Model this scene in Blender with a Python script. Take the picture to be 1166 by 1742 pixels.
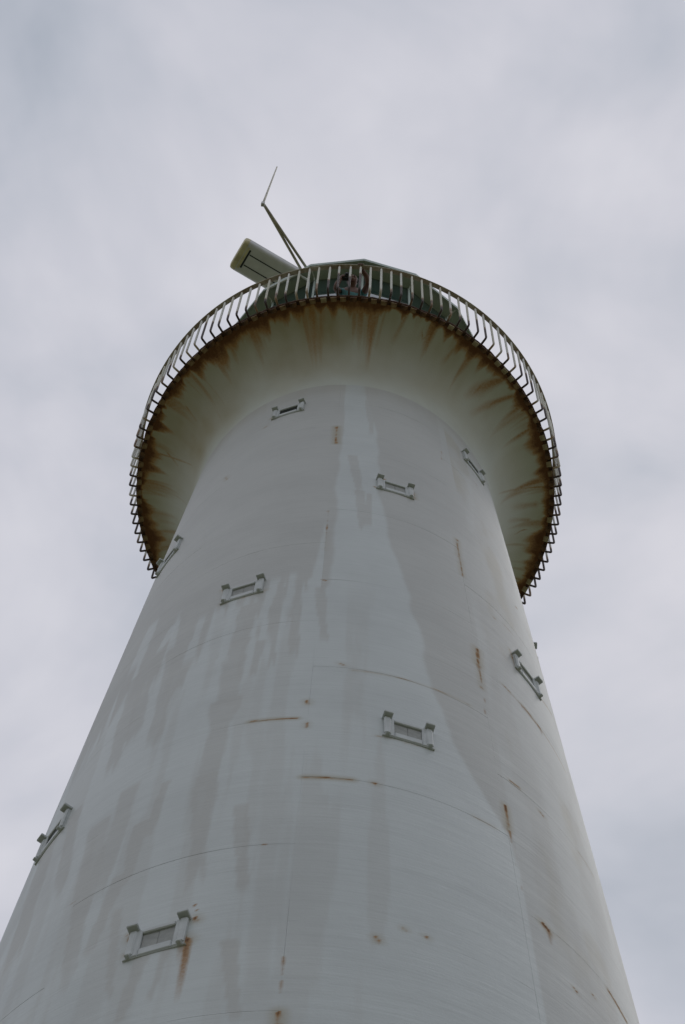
import bpy, math
import numpy as np
from mathutils import Matrix, Vector

# ------------------------------------------------------------------ clean start
for o in list(bpy.data.objects):
    bpy.data.objects.remove(o)
scn = bpy.context.scene
COL = scn.collection
rng = np.random.default_rng(7)

# ------------------------------------------------------------------ camera
EYE = 1.6                       # eye height above the ground
CAMD = 10.725                   # metres from the tower's axis
FPX, PW, PH = 3600.0, 1166, 1742
PITCH, ROLL, YAW = math.radians(69.27725), 0.06751, -0.00196
fw = np.array([math.sin(YAW)*math.cos(PITCH), math.cos(YAW)*math.cos(PITCH), math.sin(PITCH)])
_r = np.array([math.cos(YAW), -math.sin(YAW), 0.0]); _u = np.cross(_r, fw)
RT = math.cos(ROLL)*_r + math.sin(ROLL)*_u
UP = -math.sin(ROLL)*_r + math.cos(ROLL)*_u
CAM = np.array([0.0, -CAMD, EYE])
cd = bpy.data.cameras.new('camera'); co = bpy.data.objects.new('camera', cd); COL.objects.link(co)
cd.sensor_fit = 'VERTICAL'; cd.sensor_height = 23.7; cd.lens = FPX/PH*23.7
cd.clip_start = 0.05; cd.clip_end = 6000
M = Matrix(((RT[0], UP[0], -fw[0], CAM[0]), (RT[1], UP[1], -fw[1], CAM[1]), (RT[2], UP[2], -fw[2], CAM[2]), (0, 0, 0, 1)))
co.matrix_world = M
scn.camera = co

# ------------------------------------------------------------------ node helpers
def nt_new(nt):
    for n in list(nt.nodes): nt.nodes.remove(n)
    def N(t, **k):
        n = nt.nodes.new(t)
        for a, b in k.items():
            if a == 'ins':
                for i, v in b.items(): n.inputs[i].default_value = v
            else: setattr(n, a, b)
        return n
    L = nt.links.new
    return N, L
def ramp(N, pts, interp='LINEAR'):
    r = N('ShaderNodeValToRGB'); e = r.color_ramp.elements; r.color_ramp.interpolation = interp
    while len(e) > 1: e.remove(e[-1])
    e[0].position = pts[0][0]; c = pts[0][1]; e[0].color = (c, c, c, 1) if np.isscalar(c) else (*c, 1)
    for p, c in pts[1:]:
        q = e.new(p); q.color = (c, c, c, 1) if np.isscalar(c) else (*c, 1)
    return r

# ------------------------------------------------------------------ world: overcast sky
SUN_EL, SUN_AZ = math.radians(62), math.radians(35)      # azimuth clockwise from +Y
w = bpy.data.worlds.new('World'); scn.world = w; w.use_nodes = True
N, L = nt_new(w.node_tree)
sky = N('ShaderNodeTexSky'); sky.sky_type = 'NISHITA'; sky.sun_disc = False
sky.sun_elevation = SUN_EL; sky.sun_rotation = SUN_AZ
bg1 = N('ShaderNodeBackground', ins={'Strength': 0.1}); L(sky.outputs[0], bg1.inputs[0])
tc = N('ShaderNodeTexCoord'); mp = N('ShaderNodeMapping')
mp.inputs['Location'].default_value = (6.302, -1.147, -5.636); mp.inputs['Scale'].default_value = (1.0, 1.25, 1.0)
L(tc.outputs['Generated'], mp.inputs[0])
n1 = N('ShaderNodeTexNoise', ins={'Scale': 4.2, 'Detail': 5.0, 'Roughness': 0.5, 'Distortion': 0.5}); L(mp.outputs[0], n1.inputs[0])
n2 = N('ShaderNodeTexNoise', ins={'Scale': 9.0, 'Detail': 4.0, 'Roughness': 0.5, 'Distortion': 0.3}); L(mp.outputs[0], n2.inputs[0])
mx = N('ShaderNodeMix'); mx.data_type = 'FLOAT'; mx.inputs[0].default_value = 0.25
L(n1.outputs[0], mx.inputs[2]); L(n2.outputs[0], mx.inputs[3])
cr = ramp(N, [(0.36, (0.41, 0.445, 0.51)), (0.45, (0.50, 0.525, 0.59)), (0.55, (0.61, 0.615, 0.675)), (0.66, (0.72, 0.715, 0.765))])
L(mx.outputs[0], cr.inputs[0])
bg2 = N('ShaderNodeBackground', ins={'Strength': 1.0}); L(cr.outputs[0], bg2.inputs[0])
ms = N('ShaderNodeMixShader'); ms.inputs[0].default_value = 0.93
L(bg1.outputs[0], ms.inputs[1]); L(bg2.outputs[0], ms.inputs[2])
wo = N('ShaderNodeOutputWorld'); L(ms.outputs[0], wo.inputs[0])

# ------------------------------------------------------------------ sun behind the cloud
sd = bpy.data.lights.new('sun', 'SUN'); sd.energy = 0.5; sd.angle = math.radians(40); sd.color = (1.0, 0.97, 0.92)
so = bpy.data.objects.new('sun', sd); COL.objects.link(so); so.location = (20, -20, 60)
sdir = Vector((math.sin(SUN_AZ)*math.cos(SUN_EL), math.cos(SUN_AZ)*math.cos(SUN_EL), math.sin(SUN_EL)))
so.rotation_euler = sdir.to_track_quat('Z', 'Y').to_euler()

# ------------------------------------------------------------------ colour management
scn.view_settings.view_transform = 'Standard'
try: scn.view_settings.look = 'None'
except Exception: pass
scn.view_settings.exposure = 0.0; scn.view_settings.gamma = 1.0; scn.view_settings.use_curve_mapping = False
scn.render.resolution_x, scn.render.resolution_y = 685, 1024

# ------------------------------------------------------------------ the tower's shape
ZG = 28.885 + EYE               # underside of the gallery's rim
RG = 3.05                       # radius of the gallery's rim
ZF = 27.62 + EYE                # where the flare under the gallery begins
def prof(z):
    t = (np.asarray(z, float) - EYE)/28.885
    return 3.05*(1.14802 - 0.40609*t - 0.06608*t*t)
RF = float(prof(ZF))
def rays(px):
    px = np.atleast_2d(np.asarray(px, float))
    return ((px[:, :1]-PW/2)/FPX)*RT - ((px[:, 1:]-PH/2)/FPX)*UP + fw
def on_wall(px):
    """pixel of the photograph -> (azimuth in degrees, height) on the shaft"""
    d = rays(px); d = d/np.linalg.norm(d, axis=1)[:, None]
    s = np.linspace(6, 36, 6001)
    out = []
    for v in d:
        P = CAM + s[:, None]*v
        g = np.hypot(P[:, 0], P[:, 1]) - prof(P[:, 2])
        i = np.where(g < 0)[0]
        i = i[0] if len(i) and i[0] > 0 else int(np.argmin(g))
        q = P[i]; out.append((math.degrees(math.atan2(q[0], -q[1])), q[2]))
    return np.array(out)
def at_height(px, z):
    d = rays([px])[0]; return CAM + d*((z-CAM[2])/d[2])
def cyl(az, r, z):
    a = np.radians(az); return np.stack([r*np.sin(a), -r*np.cos(a), z + 0*a], -1)

# ------------------------------------------------------------------ numpy noise
def _h(ix, iy, s):
    h = (ix.astype(np.int64)*374761393 + iy.astype(np.int64)*668265263 + s*974634711) & 0xffffffff
    h = ((h ^ (h >> 13))*1274126177) & 0xffffffff
    h = (h ^ (h >> 16)) & 0xffffffff
    return h/4294967295.0
def vn(x, y, s=0):
    x = np.asarray(x, float); y = np.asarray(y, float); x, y = np.broadcast_arrays(x, y)
    ix, iy = np.floor(x), np.floor(y); fx, fy = x-ix, y-iy
    fx = fx*fx*(3-2*fx); fy = fy*fy*(3-2*fy)
    a, b, c, d = _h(ix, iy, s), _h(ix+1, iy, s), _h(ix, iy+1, s), _h(ix+1, iy+1, s)
    return (a*(1-fx)+b*fx)*(1-fy) + (c*(1-fx)+d*fx)*fy
def fbm(x, y, s=0, o=4):
    t, a, n = 0, 0.5, 0
    for k in range(o):
        t = t + a*vn(x*2**k, y*2**k, s+17*k); n += a; a *= 0.5
    return t/n
def sst(a, b, x):
    t = np.clip((x-a)/(b-a), 0, 1); return t*t*(3-2*t)

# ------------------------------------------------------------------ mesh helpers
def mk(name, V, F, mat=None, parent=None, smooth=False, attrs=None):
    me = bpy.data.meshes.new(name)
    if isinstance(F, np.ndarray):
        V = np.asarray(V, np.float32)
        me.vertices.add(len(V)); me.vertices.foreach_set('co', V.ravel())
        n = F.shape[1]
        me.loops.add(F.size); me.loops.foreach_set('vertex_index', F.ravel().astype(np.int32))
        me.polygons.add(len(F)); me.polygons.foreach_set('loop_start', np.arange(0, F.size, n, dtype=np.int32))
        me.polygons.foreach_set('loop_total', np.full(len(F), n, np.int32))
        me.update(calc_edges=True); me.validate()
    else:
        me.from_pydata([tuple(map(float, v)) for v in V], [], [tuple(f) for f in F]); me.update()
    if smooth:
        me.polygons.foreach_set('use_smooth', np.ones(len(me.polygons), bool))
    for k, a in (attrs or {}).items():
        at = me.attributes.new(k, 'FLOAT', 'POINT'); at.data.foreach_set('value', np.asarray(a, np.float32).ravel())
    if mat: me.materials.append(mat)
    o = bpy.data.objects.new(name, me); COL.objects.link(o)
    if parent: o.parent = parent
    return o
def dup(src, parent, name=None):
    o = src.copy(); COL.objects.link(o); o.parent = parent
    return o
def empty(name, loc=(0, 0, 0)):
    o = bpy.data.objects.new(name, None); COL.objects.link(o); o.location = loc; o.empty_display_size = 0.2
    return o
def tag(o, label=None, cat=None, group=None, kind=None):
    if label: o['label'] = label
    if cat: o['category'] = cat
    if group: o['group'] = group
    if kind: o['kind'] = kind
    return o
class MB:
    def __init__(s): s.V = []; s.F = []
    def add(s, V, F):
        b = len(s.V); s.V += [tuple(map(float, v)) for v in V]; s.F += [tuple(i+b for i in f) for f in F]; return s
    def box(s, x0, x1, y0, y1, z0, z1, bev=0.0):
        if bev <= 0:
            V = [(x, y, z) for z in (z0, z1) for y in (y0, y1) for x in (x0, x1)]
            return s.add(V, [(0, 2, 3, 1), (4, 5, 7, 6), (0, 1, 5, 4), (2, 6, 7, 3), (0, 4, 6, 2), (1, 3, 7, 5)])
        b = min(bev, (x1-x0)*.4, (y1-y0)*.4, (z1-z0)*.4)
        def ring(xa, xb, ya, yb, z, c):
            return [(xa+c, ya, z), (xb-c, ya, z), (xb, ya+c, z), (xb, yb-c, z), (xb-c, yb, z), (xa+c, yb, z), (xa, yb-c, z), (xa, ya+c, z)]
        R = ring(x0+b, x1-b, y0+b, y1-b, z0, b*.5) + ring(x0, x1, y0, y1, z0+b, b) + ring(x0, x1, y0, y1, z1-b, b) + ring(x0+b, x1-b, y0+b, y1-b, z1, b*.5)
        F = [tuple(range(7, -1, -1)), tuple(range(24, 32))]
        for k in range(3):
            for i in range(8):
                j = (i+1) % 8; F.append((k*8+i, k*8+j, k*8+8+j, k*8+8+i))
        return s.add(R, F)
    def tube(s, P, r, n=10, cap=True):
        P = [Vector(p) for p in P]; r = [r]*len(P) if np.isscalar(r) else list(r)
        V, F = [], []; prev = None
        for i, p in enumerate(P):
            a = P[max(i-1, 0)]; b = P[min(i+1, len(P)-1)]; t = (b-a).normalized()
            if prev is None:
                h = Vector((0, 0, 1)) if abs(t.z) < .9 else Vector((1, 0, 0)); x = t.cross(h).normalized()
            else: x = (prev - t*prev.dot(t)).normalized()
            prev = x; y = t.cross(x)
            for k in range(n):
                c = 2*math.pi*k/n; V.append(p + (x*math.cos(c)+y*math.sin(c))*r[i])
        for i in range(len(P)-1):
            for k in range(n):
                j = (k+1) % n; F.append((i*n+k, i*n+j, i*n+n+j, i*n+n+k))
        if cap: F += [tuple(range(n-1, -1, -1)), tuple(range((len(P)-1)*n, len(P)*n))]
        return s.add(V, F)
    def lathe(s, prf, n=48, closed=False, a0=0.0):
        V, F = [], []; m = len(prf)
        for i in range(n):
            c = a0 + 2*math.pi*i/n
            for r, z in prf: V.append((r*math.sin(c), -r*math.cos(c), z))
        for i in range(n):
            j = (i+1) % n
            for k in range(m if closed else m-1):
                l = (k+1) % m; F.append((i*m+k, j*m+k, j*m+l, i*m+l))
        return s.add(V, F)
    def xf(s, Mx):
        s.V = [tuple(Mx @ Vector(v)) for v in s.V]; return s
    def build(s, name, mat, parent=None, smooth=False):
        return mk(name, s.V, s.F, mat, parent, smooth)

# ------------------------------------------------------------------ materials
def mat_new(name):
    m = bpy.data.materials.new(name); m.use_nodes = True
    return m, *nt_new(m.node_tree)
def finish(N, L, b):
    o = N('ShaderNodeOutputMaterial'); L(b.outputs[0], o.inputs[0])
def mixc(N, L, fac, a, b):
    m = N('ShaderNodeMix'); m.data_type = 'RGBA'
    for s, i in ((fac, 0), (a, 6), (b, 7)):
        if hasattr(s, 'node'): L(s, m.inputs[i])
        else: m.inputs[i].default_value = s if np.isscalar(s) else (*s, 1)
    return m.outputs[2]
def math2(N, L, op, a, b=None, clamp=False):
    m = N('ShaderNodeMath'); m.operation = op; m.use_clamp = clamp
    for s, i in ((a, 0), (b, 1)):
        if s is None: continue
        if hasattr(s, 'node'): L(s, m.inputs[i])
        else: m.inputs[i].default_value = s
    return m.outputs[0]
def simple(name, col, rough=0.6, metal=0.0, var=0.12, scale=6.0, ior=1.5, bump=0.0, second=None):
    m, N, L = mat_new(name)
    tc = N('ShaderNodeTexCoord'); n = N('ShaderNodeTexNoise', ins={'Scale': scale, 'Detail': 5.0, 'Roughness': 0.6}); L(tc.outputs['Object'], n.inputs[0])
    r = ramp(N, [(0.35, 0.0), (0.65, 1.0)]); L(n.outputs[0], r.inputs[0])
    c2 = second or tuple(c*(1-var*2) for c in col); c1 = tuple(min(1, c*(1+var*.4)) for c in col)
    b = N('ShaderNodeBsdfPrincipled', ins={'Roughness': rough, 'Metallic': metal, 'IOR': ior})
    L(mixc(N, L, r.outputs[0], c2, c1), b.inputs['Base Color'])
    if bump:
        bp = N('ShaderNodeBump', ins={'Strength': bump, 'Distance': 0.01}); L(n.outputs[0], bp.inputs['Height']); L(bp.outputs[0], b.inputs['Normal'])
    finish(N, L, b); return m

def paint_mat(name, rough=0.42, light=(0.545, 0.585, 0.585), grey=(0.487, 0.497, 0.481), brush=True):
    """weathered white paint over cast iron; attributes: wash (fresh pale runs), rust, stain (ochre film)"""
    m, N, L = mat_new(name)
    ge = N('ShaderNodeNewGeometry'); pos = ge.outputs['Position']
    aw = N('ShaderNodeAttribute'); aw.attribute_name = 'wash'
    ar = N('ShaderNodeAttribute'); ar.attribute_name = 'rust'
    ast = N('ShaderNodeAttribute'); ast.attribute_name = 'stain'
    big = N('ShaderNodeTexNoise', ins={'Scale': 0.9, 'Detail': 6.0, 'Roughness': 0.6}); L(pos, big.inputs[0])
    fine = N('ShaderNodeTexNoise', ins={'Scale': 38.0, 'Detail': 4.0, 'Roughness': 0.65}); L(pos, fine.inputs[0])
    st = N('ShaderNodeMapping'); st.inputs['Scale'].default_value = (1.6, 1.6, 34.0); L(pos, st.inputs[0])
    bn = N('ShaderNodeTexNoise', ins={'Scale': 1.0, 'Detail': 5.0, 'Roughness': 0.62, 'Distortion': 0.4}); L(st.outputs[0], bn.inputs[0])
    c = mixc(N, L, aw.outputs['Fac'], grey, light)
    br = ramp(N, [(0.30, 0.84), (0.5, 1.0), (0.72, 1.08)]); L(bn.outputs[0], br.inputs[0])
    bl = ramp(N, [(0.3, 0.90), (0.55, 1.0), (0.75, 1.05)]); L(big.outputs[0], bl.inputs[0])
    def mul(c, f, amt=1.0):
        k = N('ShaderNodeMix'); k.data_type = 'RGBA'; k.blend_type = 'MULTIPLY'; k.inputs[0].default_value = amt
        L(c, k.inputs[6]); L(f, k.inputs[7]); return k.outputs[2]
    if brush: c = mul(c, br.outputs[0], 0.30)
    c = mul(c, bl.outputs[0], 0.9)
    # ochre film
    sf = math2(N, L, 'MULTIPLY', ast.outputs['Fac'], math2(N, L, 'ADD', math2(N, L, 'MULTIPLY', big.outputs[0], 0.8), 0.6), True)
    c = mixc(N, L, sf, c, (0.30, 0.245, 0.115))
    # rust: orange edge, dark brown heart, broken by noise
    rj = math2(N, L, 'ADD', ar.outputs['Fac'], math2(N, L, 'MULTIPLY', math2(N, L, 'SUBTRACT', fine.outputs[0], 0.5), math2(N, L, 'MULTIPLY', math2(N, L, 'MINIMUM', ar.outputs['Fac'], 0.5), 1.2)))
    r1 = ramp(N, [(0.05, 0.0), (0.5, 0.88)]); L(rj, r1.inputs[0])
    r2 = ramp(N, [(0.50, 0.0), (0.92, 1.0)]); L(rj, r2.inputs[0])
    c = mixc(N, L, r1.outputs[0], c, (0.34, 0.175, 0.055))
    c = mixc(N, L, r2.outputs[0], c, mixc(N, L, fine.outputs[0], (0.065, 0.026, 0.011), (0.19, 0.078, 0.028)))
    b = N('ShaderNodeBsdfPrincipled', ins={'IOR': 1.48})
    L(c, b.inputs['Base Color'])
    rr = math2(N, L, 'ADD', math2(N, L, 'MULTIPLY', r1.outputs[0], 0.4), math2(N, L, 'ADD', rough, math2(N, L, 'MULTIPLY', math2(N, L, 'SUBTRACT', 1.0, aw.outputs['Fac']), 0.08)), True)
    L(rr, b.inputs['Roughness'])
    bp = N('ShaderNodeBump', ins={'Strength': 0.22, 'Distance': 0.010}); L(bn.outputs[0] if brush else big.outputs[0], bp.inputs['Height'])
    bp2 = N('ShaderNodeBump', ins={'Strength': 0.25, 'Distance': 0.006}); L(fine.outputs[0], bp2.inputs['Height']); L(bp.outputs[0], bp2.inputs['Normal'])
    if brush:      # slow ripples of the plate and its many coats of paint
        s3 = N('ShaderNodeMapping'); s3.inputs['Scale'].default_value = (1.3, 1.3, 5.5); L(pos, s3.inputs[0])
        n3 = N('ShaderNodeTexNoise', ins={'Scale': 1.0, 'Detail': 3.0, 'Roughness': 0.5, 'Distortion': 0.6}); L(s3.outputs[0], n3.inputs[0])
        bp3 = N('ShaderNodeBump', ins={'Strength': 0.22, 'Distance': 0.022}); L(n3.outputs[0], bp3.inputs['Height']); L(bp3.outputs[0], bp.inputs['Normal'])
    L(bp2.outputs[0], b.inputs['Normal'])
    finish(N, L, b); return m

M_PAINT = paint_mat('weathered_white_paint')
M_FLARE = paint_mat('stained_white_paint', rough=0.55, brush=False, light=(0.56, 0.60, 0.56), grey=(0.52, 0.53, 0.46))
M_TRIM = simple('white_trim_paint', (0.52, 0.55, 0.55), 0.5, var=0.06, scale=9)
M_BOARD = simple('grey_board', (0.34, 0.35, 0.335), 0.7, var=0.10, scale=14)
M_DARKPANE = simple('dark_louvre', (0.045, 0.06, 0.055), 0.35, var=0.2, scale=10)
M_CORE = simple('joint_filler', (0.30, 0.30, 0.29), 0.9, scale=4)
M_RUSTDARK = simple('heavy_rust', (0.10, 0.042, 0.02), 0.85, var=0.3, scale=22, bump=0.6, second=(0.028, 0.014, 0.009))
M_BLOCK = simple('rust_streaked_block', (0.27, 0.19, 0.10), 0.75, scale=16, bump=0.5, second=(0.11, 0.050, 0.022))
M_RAIL = simple('chalky_rail_paint', (0.52, 0.50, 0.43), 0.6, var=0.2, scale=5, second=(0.33, 0.27, 0.19))
M_ROOF = simple('pale_green_lantern_paint', (0.40, 0.475, 0.435), 0.5, var=0.10, scale=2.5)
M_LTRIM = simple('pale_grey_lantern_trim', (0.62, 0.66, 0.65), 0.45, var=0.06)
M_RADAR = simple('radar_grey_plastic', (0.56, 0.56, 0.55), 0.45, var=0.07, scale=3)
M_CREAM = simple('yellowed_cream_plastic', (0.60, 0.54, 0.33), 0.55, var=0.15, scale=6)
M_BLACK = simple('black_joint', (0.02, 0.022, 0.02), 0.7)
M_MAST = simple('olive_grey_steel', (0.50, 0.47, 0.38), 0.55, var=0.15, scale=5)
M_SKIN = simple('skin', (0.15, 0.075, 0.05), 0.6, var=0.05)
M_HAIR = simple('dark_hair', (0.02, 0.014, 0.012), 0.5)
M_TEAL = simple('teal_cotton', (0.10, 0.27, 0.29), 0.85, var=0.12, scale=12)
M_DENIM = simple('dark_cotton', (0.05, 0.055, 0.075), 0.85)
M_SHOE = simple('shoe_leather', (0.04, 0.03, 0.025), 0.6)
M_PAVE = simple('pale_paving', (0.24, 0.23, 0.20), 0.85, scale=1.2, bump=0.3)
def glass_mat():
    m, N, L = mat_new('lantern_glass')
    b = N('ShaderNodeBsdfPrincipled', ins={'Base Color': (0.02, 0.045, 0.045, 1), 'Roughness': 0.03, 'IOR': 2.3})
    finish(N, L, b); return m
M_GLASS = glass_mat()
def grass_mat():
    m, N, L = mat_new('grass_ground')
    ge = N('ShaderNodeNewGeometry'); n = N('ShaderNodeTexNoise', ins={'Scale': 0.6, 'Detail': 8.0, 'Roughness': 0.7}); L(ge.outputs['Position'], n.inputs[0])
    b = N('ShaderNodeBsdfPrincipled', ins={'Roughness': 0.9}); L(mixc(N, L, n.outputs[0], (0.085, 0.095, 0.038), (0.19, 0.18, 0.085)), b.inputs['Base Color'])
    finish(N, L, b); return m
M_GRASS = grass_mat()
def baluster_mat():
    m, N, L = mat_new('rusty_baluster_paint')
    tc = N('ShaderNodeTexCoord'); oi = N('ShaderNodeObjectInfo'); ar = N('ShaderNodeAttribute'); ar.attribute_name = 'rust'
    ad = N('ShaderNodeVectorMath'); ad.operation = 'ADD'; L(tc.outputs['Object'], ad.inputs[0])
    sc = N('ShaderNodeVectorMath'); sc.operation = 'SCALE'; sc.inputs[0].default_value = (31, 17, 53); L(oi.outputs['Random'], sc.inputs['Scale']); L(sc.outputs[0], ad.inputs[1])
    n = N('ShaderNodeTexNoise', ins={'Scale': 7.0, 'Detail': 4.0}); L(ad.outputs[0], n.inputs[0])
    v = math2(N, L, 'ADD', ar.outputs['Fac'], math2(N, L, 'MULTIPLY', math2(N, L, 'SUBTRACT', n.outputs[0], 0.5), 0.9))
    r1 = ramp(N, [(0.12, 0.0), (0.42, 1.0)]); L(v, r1.inputs[0]); r2 = ramp(N, [(0.42, 0.0), (0.7, 1.0)]); L(v, r2.inputs[0])
    c = mixc(N, L, oi.outputs['Random'], (0.58, 0.56, 0.46), (0.66, 0.66, 0.62))
    c = mixc(N, L, r1.outputs[0], c, (0.30, 0.19, 0.10)); c = mixc(N, L, r2.outputs[0], c, (0.045, 0.024, 0.017))
    b = N('ShaderNodeBsdfPrincipled', ins={'Roughness': 0.6}); L(c, b.inputs['Base Color']); finish(N, L, b); return m
M_BAL = baluster_mat()

# ------------------------------------------------------------------ setting: ground and path
gV, gF = [], []
nr, na = 40, 96
for i in range(nr):
    r = 0.0 if i == 0 else 3.0*(1.2**i)
    for k in range(na):
        a = 2*math.pi*k/na; gV.append((r*math.cos(a), r*math.sin(a), 0.0 if r < 12 else -0.08*(r-12)**0.75*(0.8+0.4*float(vn(r*.05, k*.2, 3)))))
for i in range(nr-1):
    for k in range(na):
        j = (k+1) % na
        if i == 0: gF.append((0, na+k, na+j))
        else: gF.append((i*na+k, i*na+na+k, i*na+na+j, i*na+j))
tag(mk('ground', gV, gF, M_GRASS, smooth=True), kind='structure')
pb = MB().lathe([(3.4, 0.004), (3.4, 0.05), (5.6, 0.05), (5.6, 0.004)], 72)
tag(pb.build('path', M_PAVE), kind='structure')

# ------------------------------------------------------------------ the lighthouse
LH = empty('lighthouse')
tag(LH, 'tall tapering white cast-iron lighthouse with rust-stained flared gallery', 'lighthouse')

# --- marks on the shaft, read off the photograph as pixels and turned into (azimuth, height)
SEG = [  # x0,y0,x1,y1, half width m, strength, drip m
 (573,726,572,754,.016,1.2,.05),(558,868,556,902,.010,.55,.0),(556,905,554,935,.010,.3,.1),(751,768,753,783,.010,.45,.0),(778,918,783,948,.012,.8,.1),(783,950,789,980,.012,.75,.1),
 (812,1104,816,1132,.022,1.25,.2),(816,1134,822,1172,.012,.75,.05),(824,1186,828,1216,.009,.5,.0),(860,1370,867,1412,.014,1.2,.08),
 (868,1414,871,1434,.009,.6,.0),(878,1470,892,1520,.008,.3,.0),(924,1571,934,1584,.022,1.15,.22),(934,1584,958,1598,.010,.4,.0),(523,1192,524,1197,.014,.7,.05),
 (522,1230,521,1237,.010,.55,.05),(580,1129,586,1132,.014,.5,.04),(482,1628,480,1660,.009,.65,.0),(479,1668,478,1690,.008,.5,.0),
 (475,1722,474,1742,.018,1.2,.1),(1036,1686,1066,1738,.018,1.2,.05),(425,1228,505,1222,.009,1.1,.02),(516,1322,600,1327,.012,1.15,.02),
 (636,1332,640,1334,.012,.75,.04),(806,1389,842,1408,.008,.5,.03),(549,986,554,988,.012,.75,.0),(600,1140,690,1156,.006,.55,.02),
 (690,1156,800,1200,.006,.45,.02),(855,1164,868,1178,.011,.6,.05),(868,1178,890,1202,.008,.35,.12),(888,1199,920,1240,.016,.9,.20),(920,1240,962,1312,.009,.5,.06),
 (868,1328,884,1340,.010,.5,.1),(918,1380,924,1388,.010,.6,.06),(985,1450,1010,1490,.009,.4,.04),(641,1594,644,1601,.014,.85,.06),
 (687,1579,690,1582,.010,.7,.03),(725,1593,728,1596,.010,.7,.03),(978,1682,982,1688,.010,.7,.03),(1008,1692,1012,1697,.009,.6,.03),
 (313,1596,320,1600,.022,1.0,.80),(303,1592,311,1596,.018,.75,.45),(332,1561,335,1566,.016,.85,.04),(332,1540,334,1543,.010,.6,.0),(335,1548,337,1550,.008,.5,.0),
 (219,1590,220,1600,.010,.6,.03),(210,1626,214,1624,.010,.5,.06),(235,1618,240,1610,.012,.45,.08),
 (640,829,700,848,.010,.6,.06),(702,838,706,848,.012,.85,.06),(648,817,656,815,.010,.7,.0),(637,828,645,831,.010,.7,.0),
 (379,1026,388,1021,.014,.85,.06),(380,1003,383,1006,.012,.8,.03),(414,1015,422,1012,.014,.85,.08),(426,1012,452,1004,.009,.5,.04),
 (868,1106,872,1118,.012,.75,.05),(872,1118,880,1138,.013,.9,.08),(880,1138,920,1188,.008,.7,.03),(920,1188,938,1214,.011,.55,.04),
 (690,1262,738,1274,.012,.35,.10),(640,1252,735,1272,.006,.35,.03),(462,712,470,706,.010,.7,.03),(790,790,800,800,.006,.4,.0),(806,818,812,826,.008,.5,.0),
 (450,728,453,726,.012,.5,.03),(430,762,446,754,.010,.3,.0),(384,812,386,816,.012,.5,.03),(877,1032,880,1035,.012,.6,.0),(838,1048,842,1052,.011,.5,.05),(855,1060,885,1095,.006,.4,.0),
 (118,1540,130,1534,.006,.3,.0),(445,1436,452,1437,.008,.45,.0),(528,640,530,655,.02,.12,.5),(322,690,326,700,.01,.0,.0)]
segs = []
for s in SEG:
    a = on_wall([(s[0], s[1]), (s[2], s[3])]); segs.append((a[0], a[1], s[4], s[5], s[6]))
# wash: pale fresh runs (+) and dull runs (-): x0,y0,x1,y1, half width in px
RUNS = [
 (627,655,633,735,7,-1),(585,655,582,740,4,-1),(600,775,612,835,9,-1),(612,835,620,900,11,-1),(628,840,630,898,5,-1),
 (420,1030,402,1100,22,-1),(404,1090,385,1200,22,-1),(385,1190,352,1330,24,-1),(352,1320,332,1500,20,-1),(472,1030,462,1130,7,-1),(445,1090,430,1150,8,-1),
 (506,985,500,1120,10,-1),(480,1000,470,1060,9,-1),(545,1000,552,1090,10,-1),(330,1060,300,1180,13,-1),(300,1100,262,1260,14,-1),(262,1110,225,1260,12,-1),(235,1150,190,1310,12,-1),
 (410,1370,414,1520,13,-1),(283,1330,250,1430,9,-1),(222,1340,165,1530,16,-1),(170,1400,115,1660,18,-1),(205,1490,150,1620,14,-1),(240,1400,215,1500,12,-1),(130,1380,100,1520,9,-1),
 (245,1620,200,1742,14,-1),(285,1610,255,1700,9,-1),(200,1550,185,1700,9,-1),(90,1420,20,1640,12,-1),(390,1600,400,1742,16,-1),
 (400,1035,376,1130,10,1),(345,1050,318,1130,7,1),(470,985,440,1070,7,1),(500,975,490,1040,6,1),(262,1060,228,1140,8,1),(300,1060,270,1110,6,1),(530,985,525,1040,6,1)]
runs = []
for x0, y0, x1, y1, hw, sg in RUNS:
    a = on_wall([(x0, y0), (x1, y1), ((x0+x1)/2+hw, (y0+y1)/2), ((x0+x1)/2, (y0+y1)/2)])
    runs.append((a[0], a[1], abs(a[2][0]-a[3][0]), sg))
# left and right borders of the pale band below the second window (azimuth against height)
bR = on_wall([(628,655),(640,760),(650,860),(664,930),(690,1000),(712,1080),(742,1180),(765,1260),(805,1330),(850,1400),(890,1500),(905,1560),(925,1640),(950,1742)])
bL = on_wall([(588,655),(578,760),(572,870),(562,960),(552,1010)])

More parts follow.
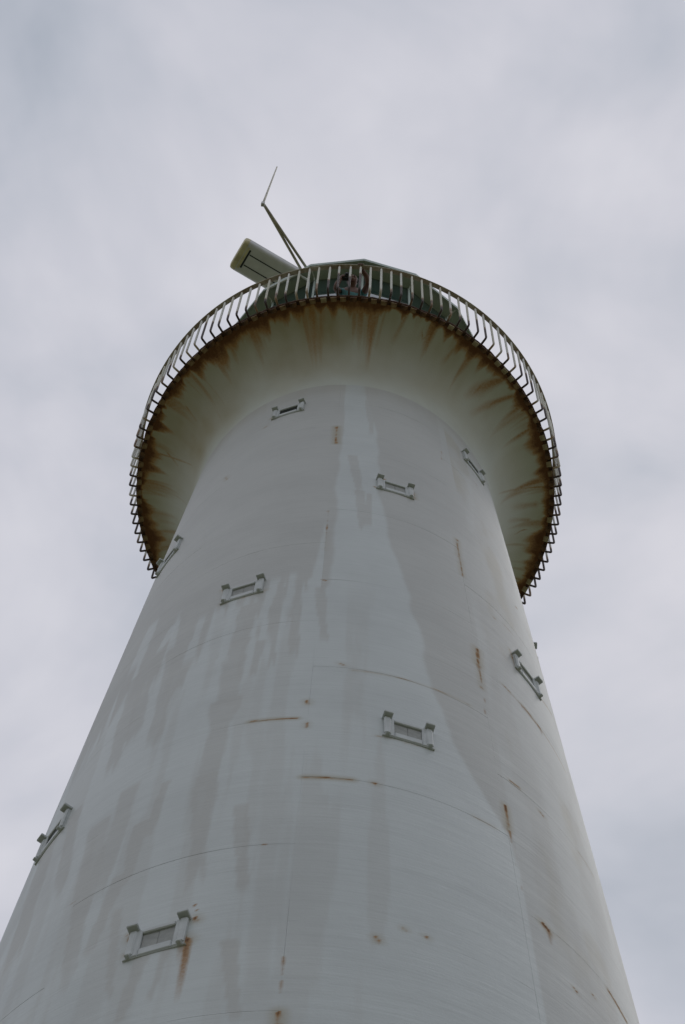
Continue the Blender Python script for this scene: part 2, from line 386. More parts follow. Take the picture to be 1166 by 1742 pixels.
def shaft_attrs(az, z):
    r = prof(z); u = np.radians(az)*r
    # --- wash
    zl = z[:]
    edge = (fbm(u*9, z*0.7, 5)-.5)
    R = np.interp(zl, bR[::-1, 1], bR[::-1, 0]); Lf = np.interp(zl, bL[::-1, 1], bL[::-1, 0])
    wob = (fbm(z*1.3, z*0+3.1, 9)-.5)*3
    up = sst(-.6, .6, R + wob - az)*np.where(zl > bL[-1, 1], sst(-.6, .6, az-Lf-wob), 1.0)
    # left of the band: dull above, pale below with fingers between
    zt = 19.6 + EYE + np.where(az < -4, (az+4)*0.030, 0) + (fbm(u*5.5, z*0.25, 11)-.5)*4.2 + (vn(u*16, z*.3, 12)-.5)*1.6
    low = sst(0.30, -0.30, z - zt)
    wash = np.where((az > Lf) & (zl > bL[-1, 1]), up, np.where(az < -4, low, np.maximum(up*1.0, 0)))
    wash = np.where((zl <= bL[-1, 1]) & (az >= -4), up, wash)
    wash = np.where(az > 33, 0.25*sst(.45, .6, fbm(u*3, z*.35, 14)), wash)
    fing = sst(.50, .62, fbm(u*7.0, z*0.33, 21))*sst(16.5, 13.5, np.abs(z-(15.0+EYE))+11.0)*0.45
    wash = np.clip(wash - fing*(az < 10), 0, 1)
    for a, b, hw, sg in runs:
        if sg > 0: continue
        t = (a[1]-z)/(a[1]-b[1]+1e-6)
        ca = a[0] + (b[0]-a[0])*np.clip(t, 0, 1)
        ww = hw*(1.0 + (fbm(z*2.2, z*0+a[0], 31)-.5)*0.9)*np.clip(1.0-0.35*t, .3, 1)
        m = sst(1.15, .85, np.abs(az-ca)/np.maximum(ww, .05))*sst(-.04, .02, t)*sst(1.06, .90, t + (vn(u*30, z*2, 7)-.5)*.2)
        wash = np.clip(wash - 0.85*m, 0, 1)
    for a, b, hw, sg in runs:
        if sg < 0: continue
        t = (a[1]-z)/(a[1]-b[1]+1e-6); ca = a[0] + (b[0]-a[0])*np.clip(t, 0, 1)
        ww = hw*(1.0 + (fbm(z*2.2, z*0+a[0], 31)-.5)*1.1)
        m = sst(1.15, .8, np.abs(az-ca)/np.maximum(ww, .05))*sst(-.1, .1, t)*sst(1.1, .8, t)
        wash = np.clip(wash + 0.85*m, 0, 1)
    # --- rust
    rust = np.zeros_like(z); stain = np.zeros_like(z)
    jit = fbm(u*14, z*14, 41)
    for a, b, hw, st, dr in segs:
        rr = float(prof(a[1])); ax, bx = math.radians(a[0])*rr, math.radians(b[0])*rr
        lo = min(a[1], b[1])-dr*1.4-.15
        msk = (u > min(ax, bx)-.3) & (u < max(ax, bx)+.3) & (z > lo) & (z < max(a[1], b[1])+.15)
        if not msk.any(): continue
        um, zm = u[msk], z[msk]
        d = np.array([bx-ax, b[1]-a[1]]); l2 = d@d + 1e-9
        t = np.clip(((um-ax)*d[0] + (zm-a[1])*d[1])/l2, 0, 1)
        dist = np.hypot(um-ax-t*d[0], zm-a[1]-t*d[1])
        ln = math.sqrt(l2)
        brk = np.clip(-.25 + 1.5*fbm(t*ln*11, t*0+a[0]*3.1, 51), 0, 1.1) if ln > .12 else 1.0
        v = st*sst(1.15, .1, dist/(hw*(.25+1.3*jit[msk])+.004))*brk
        rust[msk] = np.maximum(rust[msk], np.clip(v, 0, 1))
        if dr > 0:
            zs = a[1] + (b[1]-a[1])*t
            below = np.clip((zs-zm)/dr, -1, 2)
            side = np.abs(um-ax-t*d[0])/(hw*(1.5-.5*np.clip(below, 0, 1))+.002)
            dv = st*.75*sst(-.02, .05, below)*np.clip(1.1-below, 0, 1)**.8*np.exp(-(side/.9)**2)
            rust[msk] = np.maximum(rust[msk], dv*(.95 if dr > .6 else .55)*(.6+.7*vn(um*60, zm*4, 55)))
            hl = st*.5*sst(2.2, .2, np.hypot(um-ax-t*d[0], zm-a[1]-t*d[1])/(hw*1.8+.015))
            stain[msk] = np.maximum(stain[msk], hl*.8)
    # a few stray specks
    sp = vn(u*13, z*9, 71); rust = np.maximum(rust, np.where(sp > .9965, .55, 0)*jit)
    # ochre film creeping down from the flare
    n = fbm(u*6, z*.5, 81)
    stain = np.maximum(stain, .30*sst(ZF-.9, ZF+.1, z)*n)
    stain = np.maximum(stain, .28*sst(.55, .75, fbm(u*2.0, z*.6, 83))*(az > 36))
    return wash, rust, stain

# --- cast-iron plates, ten columns, joints staggered by half a plate
PL = 2.3333
WINS = [(-22, 26.64, 1), (50, 26.64, 1), (14, 23.14, 0), (-58, 23.14, 1), (-22, 19.64, 0), (50, 19.64, 0), (14, 16.14, 0), (-58, 16.14, 1), (-22, 12.64, 0),
                   (86, 23.14, 0), (-94, 19.64, 0), (-94, 26.64, 1)]   # azimuth, height above the eye, louvred
def build_plate(az0, z0, z1, dense):
    nu, nv = (76, max(8, int((z1-z0)/0.021))) if dense else (14, max(4, int((z1-z0)/0.25)))
    fu = np.linspace(0, 1, nu); fv = np.linspace(0, 1, nv)
    U, Vv = np.meshgrid(fu, fv)
    Z = z0 + (z1-z0)*Vv; A = az0 - 18 + 36*U
    # uneven joints: plates nearly touch in places and stand apart in others
    rr = prof(Z)
    gz = 0.0001 + 0.0036*np.clip(fbm(np.radians(A)*rr*1.6+az0, Z*0+z0, 91)*3.2-1.35, 0, 1)
    gzt = 0.0001 + 0.0036*np.clip(fbm(np.radians(A)*rr*1.6+az0+5, Z*0+z1, 92)*3.2-1.35, 0, 1)
    ga = 0.0001 + 0.0010*np.clip(fbm(Z*1.3, Z*0+az0, 93)*2.6-1.3, 0, 1)
    Z = Z + np.where(Vv < .5, gz*(1-2*Vv).clip(0, 1)**8, 0) - np.where(Vv > .5, gzt*(2*Vv-1).clip(0, 1)**8, 0)
    A = A + np.degrees(ga/rr)*np.where(U < .5, (1-2*U).clip(0, 1)**8, -(2*U-1).clip(0, 1)**8)
    off = (rng.random()-.5)*0.0008 + 0.003*(fbm(np.radians(A)*rr*.9, Z*.9, 95)-.5)
    Rr = prof(Z) + off
    V = cyl(A.ravel(), Rr.ravel(), Z.ravel())
    idx = np.arange(nu*nv).reshape(nv, nu)
    F = np.stack([idx[:-1, :-1], idx[:-1, 1:], idx[1:, 1:], idx[1:, :-1]], -1).reshape(-1, 4)

    for wa, wz, _d in WINS:          # openings for the windows, hidden behind their surrounds
        if abs(wa-az0) < 1:
            F = F[~((np.abs(np.radians(A.ravel()[F]-wa)*prof(Z.ravel()[F])).max(1) < .165) & (np.abs(Z.ravel()[F]-wz-EYE).max(1) < .14))]
    rim = np.concatenate([idx[0, :], idx[1:, -1], idx[-1, -2::-1], idx[-2:0:-1, 0]])
    VB = cyl(A.ravel()[rim], Rr.ravel()[rim]-0.03, Z.ravel()[rim])
    b = np.arange(len(rim)) + nu*nv; t_ = b + len(rim)      # the skirt has its own vertices, so the face stays crisp
    Fs = np.stack([t_, b, np.roll(b, -1), np.roll(t_, -1)], -1)
    V = np.concatenate([V, VB, V[rim]]); F = np.concatenate([F, Fs])
    aa = np.concatenate([A.ravel(), A.ravel()[rim], A.ravel()[rim]]); zz = np.concatenate([Z.ravel(), Z.ravel()[rim], Z.ravel()[rim]])
    if dense: wsh, rst, stn = shaft_attrs(aa, zz)
    else: wsh, rst, stn = np.clip(fbm(aa*.1, zz*.3, 3)*1.4-.2, 0, 1), 0*aa, 0*aa
    o = mk('plate', V, F, M_PAINT, LH, True, dict(wash=wsh, rust=rst, stain=stn))
    return o
centres = [-22 + 36*j for j in range(-4, 6)]
for c in centres:
    m = round((c-14)/36)
    base = (12.64 if m % 2 == 0 else 13.80) + EYE
    zs = [z for z in (base + PL*k for k in range(-8, 9)) if 0.35 < z < ZF-0.3]
    zs = [0.0] + zs + [ZF]
    for z0, z1 in zip(zs[:-1], zs[1:]):
        cc = (c+180) % 360 - 180
        dense = abs(cc) < 99 and z1 > 11.4
        build_plate(cc, z0, z1, dense)
core = MB().lathe([(float(prof(z))-0.045, z) for z in np.linspace(0, ZF, 60)], 180)
core.build('inner_shell', M_CORE, LH, True)

# --- flare under the gallery
NA, NS = 1500, 120
RI = 2.955                       # inner edge of the row of rim blocks
s = np.linspace(0, 1, NS)
tt = s*math.radians(80)
ez = np.sin(tt)/math.sin(math.radians(80)); er = (1-np.cos(tt))/(1-math.cos(math.radians(80)))
fz = ZF + (ZG-0.012-ZF)*ez; fr = RF + (RI+0.03-RF)*er
azf = np.linspace(-180, 180, NA, endpoint=False)
A2, S2 = np.meshgrid(azf, s)
Zf = np.repeat(fz[:, None], NA, 1); Rf = np.repeat(fr[:, None], NA, 1)
d = 1-S2                         # 0 at the rim
arc = np.radians(A2)*RG
dm = d*1.55                      # metres from the rim along the surface, about
# rust: broken dark fringe, tongues and thin streaks
fr1 = 0.035 + 0.30*np.clip(fbm(arc*2.3, d*0, 101)-.38, 0, 1)*2 + 0.17*np.clip(vn(arc*8.5, d*0, 102)-.42, 0, 1)*2 + .10*np.clip(fbm(arc*19, dm*4, 106)-.4, 0, 1)*2
fr1 = fr1*(0.75 + 0.35*np.exp(-((A2+60)/45)**2))
v = sst(1.5, .15, dm/np.maximum(fr1, .03))*(0.70+.55*fbm(arc*11, dm*5, 103))
tongue = np.clip(fbm(arc*4.2+8, d*0, 104)-.44, 0, 1)*5.0
st2 = sst(1.25, .0, dm/np.maximum(.10+tongue*.62, .05))*np.clip(fbm(arc*15, dm*1.3, 105)*1.5-.25, 0, 1)*np.clip(tongue*1.2, 0, 1)
rustf = np.maximum(v, st2*.66)
def fl_line(a0, a1, d0, d1, w, st, curve=0.0):
    global rustf
    t = np.clip((dm-d0)/(d1-d0), 0, 1); ca = a0 + (a1-a0)*t + curve*t*(1-t)
    dist = np.abs(A2-ca)*math.pi/180*Rf
    k = st*np.exp(-(dist/(w*(.7+.5*t)*(.7+.6*vn(dm*6, A2*0+a0, 107))))**2)*sst(-.06, .06, dm-d0)*np.clip((d1*1.12-dm)/(d1*1.12-d0), 0, 1)**.7*(.6+.5*fbm(arc*22, dm*2.2, 108)+.2*vn(dm*9, A2*0+a0, 109))
    rustf = np.maximum(rustf, k)
for L_ in [(-79,-75,.05,.95,.013,.7,-3),(-77,-79,.35,.62,.022,.5,0),(-51,-50,.2,.9,.010,.35,0),(-88,-87,.05,.6,.02,.45,0),(-104,-103,.05,.9,.03,.5,0),(82,77,.05,1.05,.016,.62,3),
           (101,99,.04,.9,.02,.42,0),(112,111,.04,.9,.02,.5,0),(117,116.5,.04,.9,.012,.5,0),(87,85,.2,.75,.07,.34,2),(92,90,.3,.8,.05,.36,0),(47,42,.08,.70,.075,.62,0),(53,47,.08,.85,.06,.58,0),(14,12,.05,.55,.05,.42,0),
           (31,29,.1,.55,.05,.42,0),(8,7,.05,.7,.03,.35,0),(-13,-13.5,.03,.35,.055,.7,0),(-26,-27,.05,.4,.03,.6,0),(-38,-39,.04,.45,.03,.6,0),(19.5,20.5,.22,.34,.009,.75,0),(22,20.5,.2,.34,.010,.75,0),(22.5,23,.30,.5,.011,.55,0),(-64,-62,.2,.36,.009,.7,2),(-61,-62,.33,.62,.018,.45,0),(95,96,.35,.55,.010,.7,-1.5)]:
    fl_line(*L_)
rustf = np.clip(rustf, 0, 1)
stf = .17 + .50*np.clip(fbm(arc*1.1+3, dm*1.2, 111)*1.6-.45, 0, 1)
stf = stf*(0.45 + 0.75*sst(65, -20, A2)) + 0.30*np.clip(fbm(arc*5, dm*.7, 113)*1.7-.6, 0, 1)*sst(1.3, .2, dm)
stf = np.clip(stf*sst(1.62, 1.0, dm), 0, .8)
wsf = np.clip(fbm(arc*1.5, dm*1.5, 115)*1.5-.2, 0, 1)
idx = np.arange(NA*NS).reshape(NS, NA); nx = np.roll(idx, -1, 1)
Ff = np.stack([idx[:-1], nx[:-1], nx[1:], idx[1:]], -1).reshape(-1, 4)
flare = mk('gallery_flare', cyl(A2.ravel(), Rf.ravel(), Zf.ravel()), Ff, M_FLARE, LH, True, dict(wash=wsf, rust=rustf, stain=stf))

# --- gallery deck: rim plate with a corroded edge
NB = 131; BA0, BST = -32.743, 360/131
deck = MB().lathe([(2.0, ZG+.055), (2.0, ZG+.004), (RI-.02, ZG+.004), (RI-.02, ZG+.0005), (RG-.006, ZG), (RG, ZG+.012), (RG, ZG+.045), (RG-.006, ZG+.055)], 360, closed=True)
dk = deck.build('gallery_deck', M_RUSTDARK, LH)
me = dk.data
for vtx in me.vertices:
    r = math.hypot(vtx.co.x, vtx.co.y)
    if r > RG-.02:
        a = math.atan2(vtx.co.x, -vtx.co.y); k = 1 - .004*float(vn(a*60, 0, 5))*1.0
        vtx.co.x *= k; vtx.co.y *= k
# blocks between the baluster feet, under the rim (one mesh, shared)
def block_mesh(wd, i):
    b = MB()
    hw = wd/2; r0, r1 = RI-.01, RG-.018
    # wedge-shaped block, built at azimuth 0 (pointing to -Y)
    V = [(-hw*.93, -r0, ZG-.012), (hw*.93, -r0, ZG-.012), (hw, -r1, ZG-.038), (-hw, -r1, ZG-.038),
         (-hw*.93, -r0, ZG+.002), (hw*.93, -r0, ZG+.002), (hw, -r1, ZG+.002), (-hw, -r1, ZG+.002)]
    b.add(V, [(0, 1, 2, 3)[::-1], (4, 5, 6, 7), (0, 1, 5, 4), (1, 2, 6, 5), (2, 3, 7, 6), (3, 0, 4, 7)])
    return b
M_BLOCK2 = simple('pale_rim_block', (0.36, 0.31, 0.20), 0.75, scale=10, bump=0.4, second=(0.20, 0.12, 0.055))
M_BLOCK3 = simple('dark_rim_block', (0.16, 0.085, 0.04), 0.8, scale=15, bump=0.5, second=(0.05, 0.024, 0.014))
protos = []
for k, (mt, wd) in enumerate([(M_BLOCK, .086), (M_BLOCK2, .082), (M_BLOCK3, .094)]):
    protos.append(block_mesh(wd, k))
made = {}
for i in range(NB):
    a = BA0 + BST*(i+.5); aw = (a+180) % 360-180
    pale = .30 if aw > 15 else (.14 if aw > -25 else .03)
    x = rng.random(); k = 1 if x < pale else (0 if x < .58 else 2)
    if k not in made:
        o = protos[k].build('rim_block', [M_BLOCK, M_BLOCK2, M_BLOCK3][k], flare); made[k] = o
    else: o = dup(made[k], flare)
    o.rotation_euler.z = math.radians(a + rng.normal()*.12)

# --- railing: flat handrail and bent balusters
HZ = ZG + 1.30
rail = MB().lathe([(3.108, HZ), (3.172, HZ), (3.174, HZ+.003), (3.174, HZ+.016), (3.172, HZ+.018), (3.108, HZ+.018), (3.106, HZ+.016), (3.106, HZ+.003)], 262, closed=True)
rl = rail.build('railing', M_RAIL, LH)
def baluster(idx):
    P = [(0, -3.005, ZG+.02), (0, -3.03, ZG+.022), (0, -3.118, ZG+.052), (0, -3.138, ZG+.064), (0, -3.146, ZG+.085), (0, -3.148, ZG+.13)]
    P += [(0, -3.148+.004*t, ZG+.13+(1.168-.002)*t) for t in np.linspace(.08, 1, 12)]
    b = MB().tube(P, 0.0165, 8)
    n = len(P); t = np.repeat(np.clip((np.array([p[2] for p in P])-ZG)/1.3, 0, 1), 8)
    h = [.10, .16, .35, .62, .22, .05, .45, .12][idx]
    rust = sst(h+.14, h-.06, t)*[1, .9, 1, .8, .55, .35, 1, .7][idx] + .5*sst(.90, 1.0, t)*[1, 0, 1, 1, .5, 0, 1, 1][idx]
    o = mk('baluster', b.V, b.F, M_BAL, rl, True, dict(rust=rust))
    return o
bp = {}
for i in range(NB):
    a = BA0 + BST*i
    k = int(rng.choice(8, p=[.2, .16, .1, .05, .16, .15, .08, .1]))
    if 10 <= i <= 12: k = [3, 6, 3][i-10]
    if k not in bp: o = bp[k] = baluster(k)
    else: o = dup(bp[k], rl)
    o.rotation_euler.z = math.radians(a + rng.normal()*.10)

# --- windows with two capped pilasters each
def frame_at(az, z):
    a = math.radians(az); n = Vector((math.sin(a), -math.cos(a), 0)); t = Vector((math.cos(a), math.sin(a), 0))
    sl = float(prof(z+.1)-prof(z-.1))/.2
    v = (Vector((0, 0, 1)) + n*sl).normalized(); n = t.cross(v)*-1
    if n.dot(Vector((math.sin(a), -math.cos(a), 0))) < 0: n = -n
    o = Vector((math.sin(a), -math.cos(a), 0))*float(prof(z)); o.z = z
    # local axes: x = tangent (right), y = into the wall, z = up
    return Matrix(((t.x, -n.x, v.x, o.x), (t.y, -n.y, v.y, o.y), (t.z, -n.z, v.z, o.z), (0, 0, 0, 1)))
wmesh = {}
def window(az, z, dark):
    Mx = frame_at(az, z)
    key = 'dark' if dark else 'board'
    if key not in wmesh:
        f = MB()    # surround: four bars proud of the wall round the opening
        f.box(-.215, -.123, -.016, .03, -.205, .155, .010); f.box(.123, .215, -.016, .03, -.205, .155, .010)
        f.box(-.1225, .1225, -.0165, .03, .105, .154, .008); f.box(-.1225, .1225, -.0165, .03, -.204, -.112, .008)
        w = f.build('window', M_TRIM, LH)
        sl = MB().box(-.232, .232, -.008, .03, -.214, -.2055, .003).build('sill', M_TRIM, w)
        kids = [sl]
        for sx in (-1, 1):
            p = MB()
            c = .188*sx
            p.box(c-.030, c+.030, -.030, .0, -.19, .142, .012)
            p.box(c-.042, c+.042, -.072, .01, .1425, .176, .006)
            p.box(c-.018, c+.018, -.044, .0, -.214, -.1905, .006)
            kids.append(p.build('pilaster', M_TRIM, w))
        if dark:
            kids.append(MB().box(-.122, .122, .012, .03, -.111, .104).build('pane', M_DARKPANE, w))
            for q in range(4):
                zz = -.085 + q*.052
                kids.append(MB().box(-.122, .122, -.004, .006, zz, zz+.014).build('louvre_slat', M_DARKPANE, w))
        else:
            kids.append(MB().box(-.122, -.001, .006, .03, -.111, .104, .002).build('board', M_BOARD, w))
            kids.append(MB().box(.001, .122, .005, .03, -.111, .104, .002).build('board', M_BOARD, w))
        wmesh[key] = (w, kids); w.matrix_world = Mx
        return w
    src, kids = wmesh[key]
    w = dup(src, LH); w.matrix_world = Mx
    for k in kids: dup(k, w)
    return w
for az, z, dk_ in WINS:
    window(az, z+EYE, dk_)

# --- service room and sixteen-sided lantern
PH0 = 1.5; NL = 16
ZE = ZG + 5.185; RE = 2.2875; RGL = 2.04
def poly(R, z): return [(R*math.sin(math.radians(PH0+22.5*k)), -R*math.cos(math.radians(PH0+22.5*k)), z) for k in range(NL)]
sr = MB().lathe([(1.98, ZG+.05), (1.98, ZG+2.25), (2.06, ZG+2.27), (2.06, ZG+2.36), (1.6, ZG+2.36)], 96)
room = sr.build('service_room', M_TRIM, LH)
Z0 = ZG+2.36
def wall_piece(k0, k1, R, z0, z1, th, shrink):
    a0, a1 = math.radians(PH0+22.5*k0), math.radians(PH0+22.5*k1)
    p0 = Vector((R*math.sin(a0), -R*math.cos(a0), 0)); p1 = Vector((R*math.sin(a1), -R*math.cos(a1), 0))
    e = (p1-p0).normalized(); n = Vector((math.sin((a0+a1)/2), -math.cos((a0+a1)/2), 0))
    p0 = p0 + e*shrink; p1 = p1 - e*shrink
    q = [p0, p1, p1-n*th, p0-n*th]
    V = [(v.x, v.y, z) for z in (z0, z1) for v in q]
    return V, [(3, 2, 1, 0), (4, 5, 6, 7), (0, 1, 5, 4), (1, 2, 6, 5), (2, 3, 7, 6), (3, 0, 4, 7)]
lan = MB()
lan.add(poly(1.90, Z0) + poly(1.90, ZE-.02), [(k, (k+1) % NL, NL+(k+1) % NL, NL+k) for k in range(NL)])
lantern = lan.build('lantern', M_BLACK, LH)
ZB = ZG + 3.70
for k in range(NL):
    mk('pane', *wall_piece(k, k+1, RGL-.012, Z0+.012, ZB-.016, .012, .022), M_GLASS, lantern)
    mk('pane', *wall_piece(k, k+1, RGL-.012, ZB+.016, ZE-.004, .012, .022), M_GLASS, lantern)
    mk('glazing_bar', *wall_piece(k, k+1, RGL, ZB-.015, ZB+.015, .035, .024), M_ROOF, lantern)
    a = math.radians(PH0+22.5*k); c = Vector((math.sin(a), -math.cos(a), 0))*(RGL-.004)
    MB().tube([(c.x, c.y, Z0), (c.x, c.y, ZE-.003)], .02, 8).build('mullion', M_ROOF, lantern)
rf = MB()
RIN = RGL-.05
prfl = [(RIN, ZE), (RE-.03, ZE), (RE-.03, ZE-.018), (RE, ZE-.018), (RE, ZE+.10), (RE-.02, ZE+.115), (1.55, ZE+.55), (.75, ZE+1.05), (.30, ZE+1.25), (.28, ZE+1.55), (.0, ZE+1.6)]
V = []; [V.extend(poly(R, z)) for R, z in prfl]
F = [(j*NL+k, j*NL+(k+1) % NL, (j+1)*NL+(k+1) % NL, (j+1)*NL+k) for j in range(len(prfl)-1) for k in range(NL)]
rf.add(V, F); rf.add(poly(RIN, ZE+.002), [tuple(range(NL))])
roof = rf.build('lantern_roof', M_ROOF, LH)
for k in range(NL):
    a = math.radians(PH0+22.5*k); dr = Vector((math.sin(a), -math.cos(a), 0))
    p = [dr*(RE-.05), dr*(RE-.12), dr*(RGL+.035), dr*(RGL+.02)]
    zz = [ZE-.012, ZE-.014, ZE-.02, ZE-.12]
    MB().tube([(q.x, q.y, z) for q, z in zip(p, zz)], .012, 6).build('eave_bracket', M_LTRIM, roof)

# --- conduit under the eave and down the lantern
pts = [((455, 492), ZE-.03), ((480, 480), ZE-.035), ((503, 468.5), ZE-.04), ((508, 467), ZE-.045), ((513, 470), ZE-.05), ((527, 480), ZE-.12)]
P = []
for px, z in pts:
    q = at_height(px, z); r = math.hypot(q[0], q[1])
    if r < RGL+.04: q[:2] *= (RGL+.04)/r
    P.append(tuple(q))
last = P[-1]
P += [(last[0], last[1], ZE-.2), (last[0], last[1], Z0+.05)]
MB().tube(P, .022, 8).build('conduit', M_LTRIM, LH, True)

# ------------------------------------------------------------------ radar scanner on the lantern roof
ZR = ZG + 9.45
e0 = at_height((403.5, 432), ZR); hl = math.hypot(e0[0], e0[1])
ra = math.atan2(e0[1], e0[0])    # outward direction of the visible end
# put the scanner's turning axis on the tower's axis
RAD = empty('radar_scanner', (0, 0, ZE+1.6))
tag(RAD, 'long grey slotted radar scanner bar jutting out above the gallery railing', 'radar')
Rz = Matrix.Rotation(ra, 4, 'Z')
dz = ZR-(ZE+1.6)
def rounded(xa, xb, hw, h, rad, mat, name, par, nseg=6, nose=None):
    sec = []
    for cx, cz, a0 in ((hw-rad, h-rad, 0), (-hw+rad, h-rad, 90), (-hw+rad*.6, rad*.6, 180), (hw-rad*.6, rad*.6, 270)):
        rr_ = rad if a0 < 180 else rad*.6
        for q in range(nseg+1):
            c = math.radians(a0+90*q/nseg); sec.append((cx+rr_*math.cos(c), cz+rr_*math.sin(c)))
    n = len(sec); xs = [(xa, 1.0), (xb, 1.0)] if not nose else nose
    V = [(x, y*k, dz + h/2 + (z-h/2)*k) for x, k in xs for y, z in sec]
    F = [(j*n+i, j*n+(i+1) % n, (j+1)*n+(i+1) % n, (j+1)*n+i) for j in range(len(xs)-1) for i in range(n)]
    F += [tuple(range(n-1, -1, -1)), tuple(range((len(xs)-1)*n, len(xs)*n))]
    return MB().add(V, F).xf(Rz).build(name, mat, par)
HWR, HR = .315, .34
body = rounded(-hl+.10, hl-.10, HWR, HR, .13, M_RADAR, 'antenna_housing', RAD)
for sgn in (1, -1):
    x0 = sgn*(hl-.10)
    nose = [(x0+sgn*.001, 1.0), (x0+sgn*.055, .985), (x0+sgn*.085, .95), (x0+sgn*.10, .86)]
    cap = rounded(0, 0, HWR, HR, .13, M_CREAM, 'end_cap', RAD, nose=nose if sgn > 0 else nose[::-1])
def strip(x0, x1, y0, y1, mat, name, par, t=.006):
    return MB().box(min(x0, x1), max(x0, x1), y0, y1, dz-t, dz-.0005).xf(Rz).build(name, mat, par)
for sgn in (1, -1):
    strip(sgn*(hl-.20), sgn*(hl-.165), -.19, .19, M_BLACK, 'end_slot', body)
    strip(sgn*(hl-.160), sgn*(hl-.115), -.22, .22, M_CREAM, 'slot_rim', body, t=.012)
strip(-hl+.21, hl-.21, .095, .115, M_BLACK, 'panel_joint', body)
strip(-hl+.21, hl-.21, -.125, -.105, M_BLACK, 'panel_joint', body)
ped = MB().lathe([(.30, 0), (.30, .04), (.15, .06), (.13, dz-.45), (.26, dz-.42), (.28, dz-.12), (.18, dz-.08), (.14, dz-.007)], 32)
ped.build('pedestal', M_RADAR, RAD, False)

# ------------------------------------------------------------------ outrigger arm with whip aerial
ZA = ZE + .20
tip = at_height((448, 346), ZA+.05); b1 = at_height((514, 461), ZA); b2 = at_height((524, 459), ZA)
def extend(p, q, t): return tuple(np.asarray(p)+(np.asarray(q)-np.asarray(p))*t)
WH = empty('whip_aerial', tuple(b1)); base = Vector(b1)
tag(WH, 'thin whip aerial on a two-legged outrigger arm beside the radar scanner', 'aerial')
loc = lambda p: tuple(Vector(p)-base)
for b_ in (b1, b2):
    st_ = extend(tip, b_, 1.22)
    MB().tube([loc(tip), loc(st_)], .023, 10).build('strut', M_MAST, WH, True)
    m_ = extend(tip, b_, 1.16)
    MB().box(-.05, .05, -.05, .05, -.10, .05, .01).xf(Matrix.Translation(Vector(loc(m_)))).build('mounting_foot', M_MAST, WH)
q_ = at_height((471.5, 284), ZA+2.9)
MB().tube([loc((tip[0], tip[1], tip[2]-.10)), loc((tip[0], tip[1], tip[2]+.06)), loc(q_)], [.022, .02, .012], 8).build('whip', M_MAST, WH, True)
MB().box(-.03, .03, -.03, .03, -.12, .03, .008).xf(Matrix.Translation(Vector(loc(tip)))).build('clamp', M_RADAR, WH)

# ------------------------------------------------------------------ visitor on the gallery
DK = ZG + .057
PX, PYB = -0.10, -2.55
PE = empty('person', (PX, PYB, DK))
tag(PE, 'visitor in teal shirt leaning over the gallery railing with a camera', 'person')
def skin(name, V, E, mat, sub=2, root=0):
    me = bpy.data.meshes.new(name); me.from_pydata([v[0] for v in V], E, []); me.update(); me.materials.append(mat)
    o = bpy.data.objects.new(name, me); COL.objects.link(o); o.parent = PE
    m = o.modifiers.new('skin', 'SKIN'); m.use_smooth_shade = True
    if not me.skin_vertices: me.skin_vertices.new()
    sv = me.skin_vertices[0].data
    for i, v in enumerate(V):
        r = v[1]; sv[i].radius = (r, r) if np.isscalar(r) else r
        sv[i].use_root = (i == root)
    s_ = o.modifiers.new('sub', 'SUBSURF'); s_.levels = s_.render_levels = sub
    return o
B, Ed, ID = [], [], {}
def pv(key, co, r, frm=None):
    B.append((co, r)); ID[key] = len(B)-1
    if frm is not None: Ed.append((ID[frm], ID[key]))
pv('pel', (0, 0, .93), .135); pv('waist', (0, -.03, 1.08), .115, 'pel'); pv('chest', (0, -.10, 1.25), .13, 'waist'); pv('uch', (0, -.17, 1.37), .10, 'chest')
pv('neck', (0, -.215, 1.435), .052, 'uch'); pv('jaw', (0, -.280, 1.455), .060, 'neck'); pv('head', (0, -.325, 1.525), .084, 'jaw'); pv('crown', (0, -.335, 1.59), .07, 'head')
pv('nose', (0, -.385, 1.462), .018, 'jaw')
for s_, k in ((-1, 'r'), (1, 'l')):
    pv(k+'hip', (s_*.10, 0, .88), .095, 'pel'); pv(k+'knee', (s_*.115, -.03, .48), .06, k+'hip'); pv(k+'calf', (s_*.118, .01, .34), .056, k+'knee')
    pv(k+'ank', (s_*.12, .03, .09), .038, k+'calf'); pv(k+'heel', (s_*.12, .03, .045), .04, k+'ank'); pv(k+'toe', (s_*.13, -.14, .035), .033, k+'heel')
    pv(k+'sh', (s_*.175, -.16, 1.36), .062, 'uch')
HR_ = HZ-DK                      # height of the handrail above the deck
pv('lel', (.235, -.36, 1.20), .043, 'lsh'); pv('lfa', (.20, -.46, 1.26), .041, 'lel'); pv('lwr', (.13, -.545, HR_+.03), .028, 'lfa'); pv('lpa', (.11, -.585, HR_+.045), .032, 'lwr')
for q, (dx, ln) in enumerate([(-.034, .062), (-.011, .072), (.012, .068), (.034, .052)]):
    a = 'lf%d' % q
    pv(a+'a', (.105+dx, -.625, HR_+.040), .0095, 'lpa'); pv(a+'b', (.105+dx, -.640, HR_+.012), .009, a+'a'); pv(a+'c', (.105+dx, -.622, HR_-.014), .008, a+'b')
pv('lt1', (.155, -.575, HR_+.02), .011, 'lpa'); pv('lt2', (.15, -.55, HR_-.012), .0095, 'lt1'); pv('lt3', (.145, -.575, HR_-.022), .0085, 'lt2')
CX, CY, CZ = -.085, -.375, 1.375   # the camera's middle
pv('rel', (-.235, -.27, 1.16), .043, 'rsh'); pv('rfa', (-.215, -.33, 1.25), .040, 'rel'); pv('rwr', (-.175, -.365, 1.325), .027, 'rfa'); pv('rpa', (-.165, -.375, 1.365), .030, 'rwr')
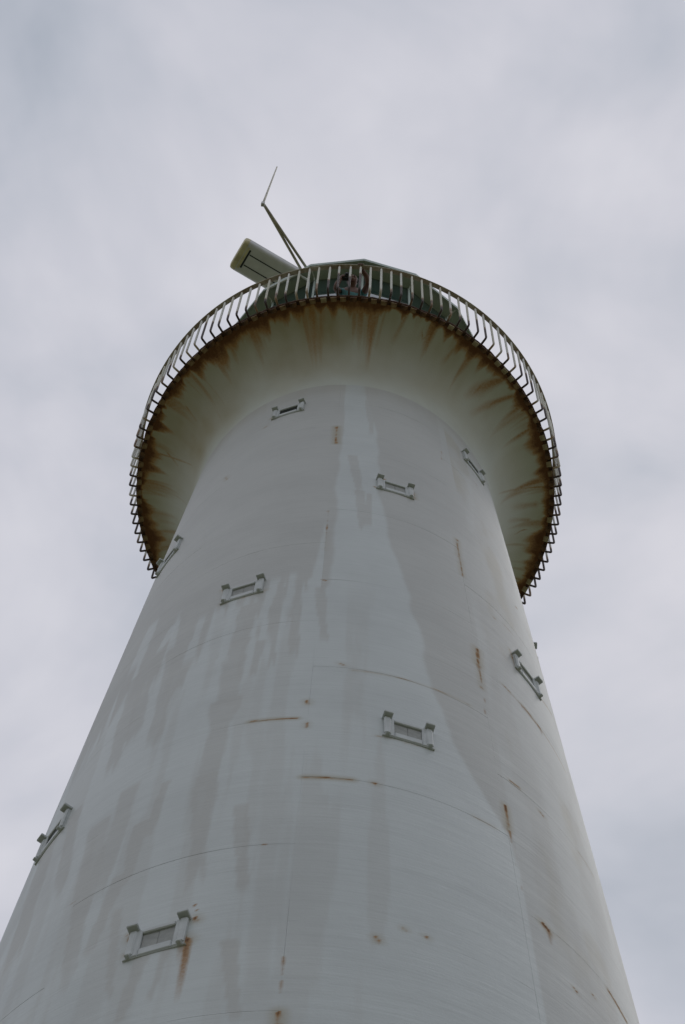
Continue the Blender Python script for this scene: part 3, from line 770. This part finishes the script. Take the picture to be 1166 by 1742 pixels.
for q, (dz_, ln) in enumerate([(.036, 0), (.013, 0), (-.010, 0), (-.032, 0)]):
    a = 'rf%d' % q
    pv(a+'a', (CX-.075, CY-.030, CZ+dz_), .0095, 'rpa'); pv(a+'b', (CX-.055, CY-.042, CZ+dz_), .009, a+'a'); pv(a+'c', (CX-.028, CY-.041, CZ+dz_-.004), .008, a+'b')
pv('rt1', (CX-.072, CY+.022, CZ+.01), .011, 'rpa'); pv('rt2', (CX-.05, CY+.032, CZ+.012), .0095, 'rt1'); pv('rt3', (CX-.025, CY+.032, CZ+.012), .0085, 'rt2')
bodyo = skin('body', B, Ed, M_SKIN)
T = [((0, 0, .90), .15), ((0, -.03, 1.08), .130), ((0, -.10, 1.25), .145), ((0, -.165, 1.375), .108), ((-.175, -.16, 1.362), .075), ((-.21, -.21, 1.27), .066), ((.175, -.16, 1.362), .075), ((.205, -.25, 1.29), .066)]
skin('shirt', T, [(0, 1), (1, 2), (2, 3), (3, 4), (4, 5), (3, 6), (6, 7)], M_TEAL)
T = [((0, 0, .93), .148), ((-.10, 0, .86), .11), ((-.115, -.02, .56), .082), ((-.118, .01, .16), .062), ((.10, 0, .86), .11), ((.115, -.02, .56), .082), ((.118, .01, .16), .062)]
skin('trousers', T, [(0, 1), (1, 2), (2, 3), (0, 4), (4, 5), (5, 6)], M_DENIM)
for s_ in (-1, 1):
    T = [((s_*.12, .035, .05), .05), ((s_*.122, -.03, .045), .047), ((s_*.13, -.15, .038), .042)]
    skin('shoe', T, [(0, 1), (1, 2)], M_SHOE, sub=1)
T = [((0, -.305, 1.585), .098), ((0, -.385, 1.575), .052), ((0, -.235, 1.53), .075), ((-.068, -.30, 1.525), .036), ((.068, -.30, 1.525), .036)]
skin('hair', T, [(0, 1), (0, 2), (0, 3), (0, 4)], M_HAIR)
for s_ in (-1, 1):
    MB().lathe([(0.0, -.009), (.008, -.005), (.011, 0), (.008, .005), (0.0, .009)], 10).xf(Matrix.Translation((s_*.032, -.397, 1.502))).build('eye', M_BLACK, PE, True)
MB().box(-.024, .024, -.340, -.322, 1.418, 1.426, .003).build('mouth', simple('lips', (.22, .08, .07), .5), PE)
CAMO = empty('camera_in_hand', (PX+CX, PYB+CY, DK+CZ))
tag(CAMO, 'small black camera held up by the visitor on the gallery', 'camera')
MB().box(-.065, .065, -.028, .028, -.045, .045, .008).build('camera_body', M_BLACK, CAMO)
ln = MB().lathe([(.0, -.085), (.027, -.085), (.031, -.08), (.031, -.03), (.034, -.0285)], 20).xf(Matrix.Rotation(math.radians(-90), 4, 'X') @ Matrix.Scale(1, 4))
lo_ = ln.build('lens', M_BLACK, CAMO)
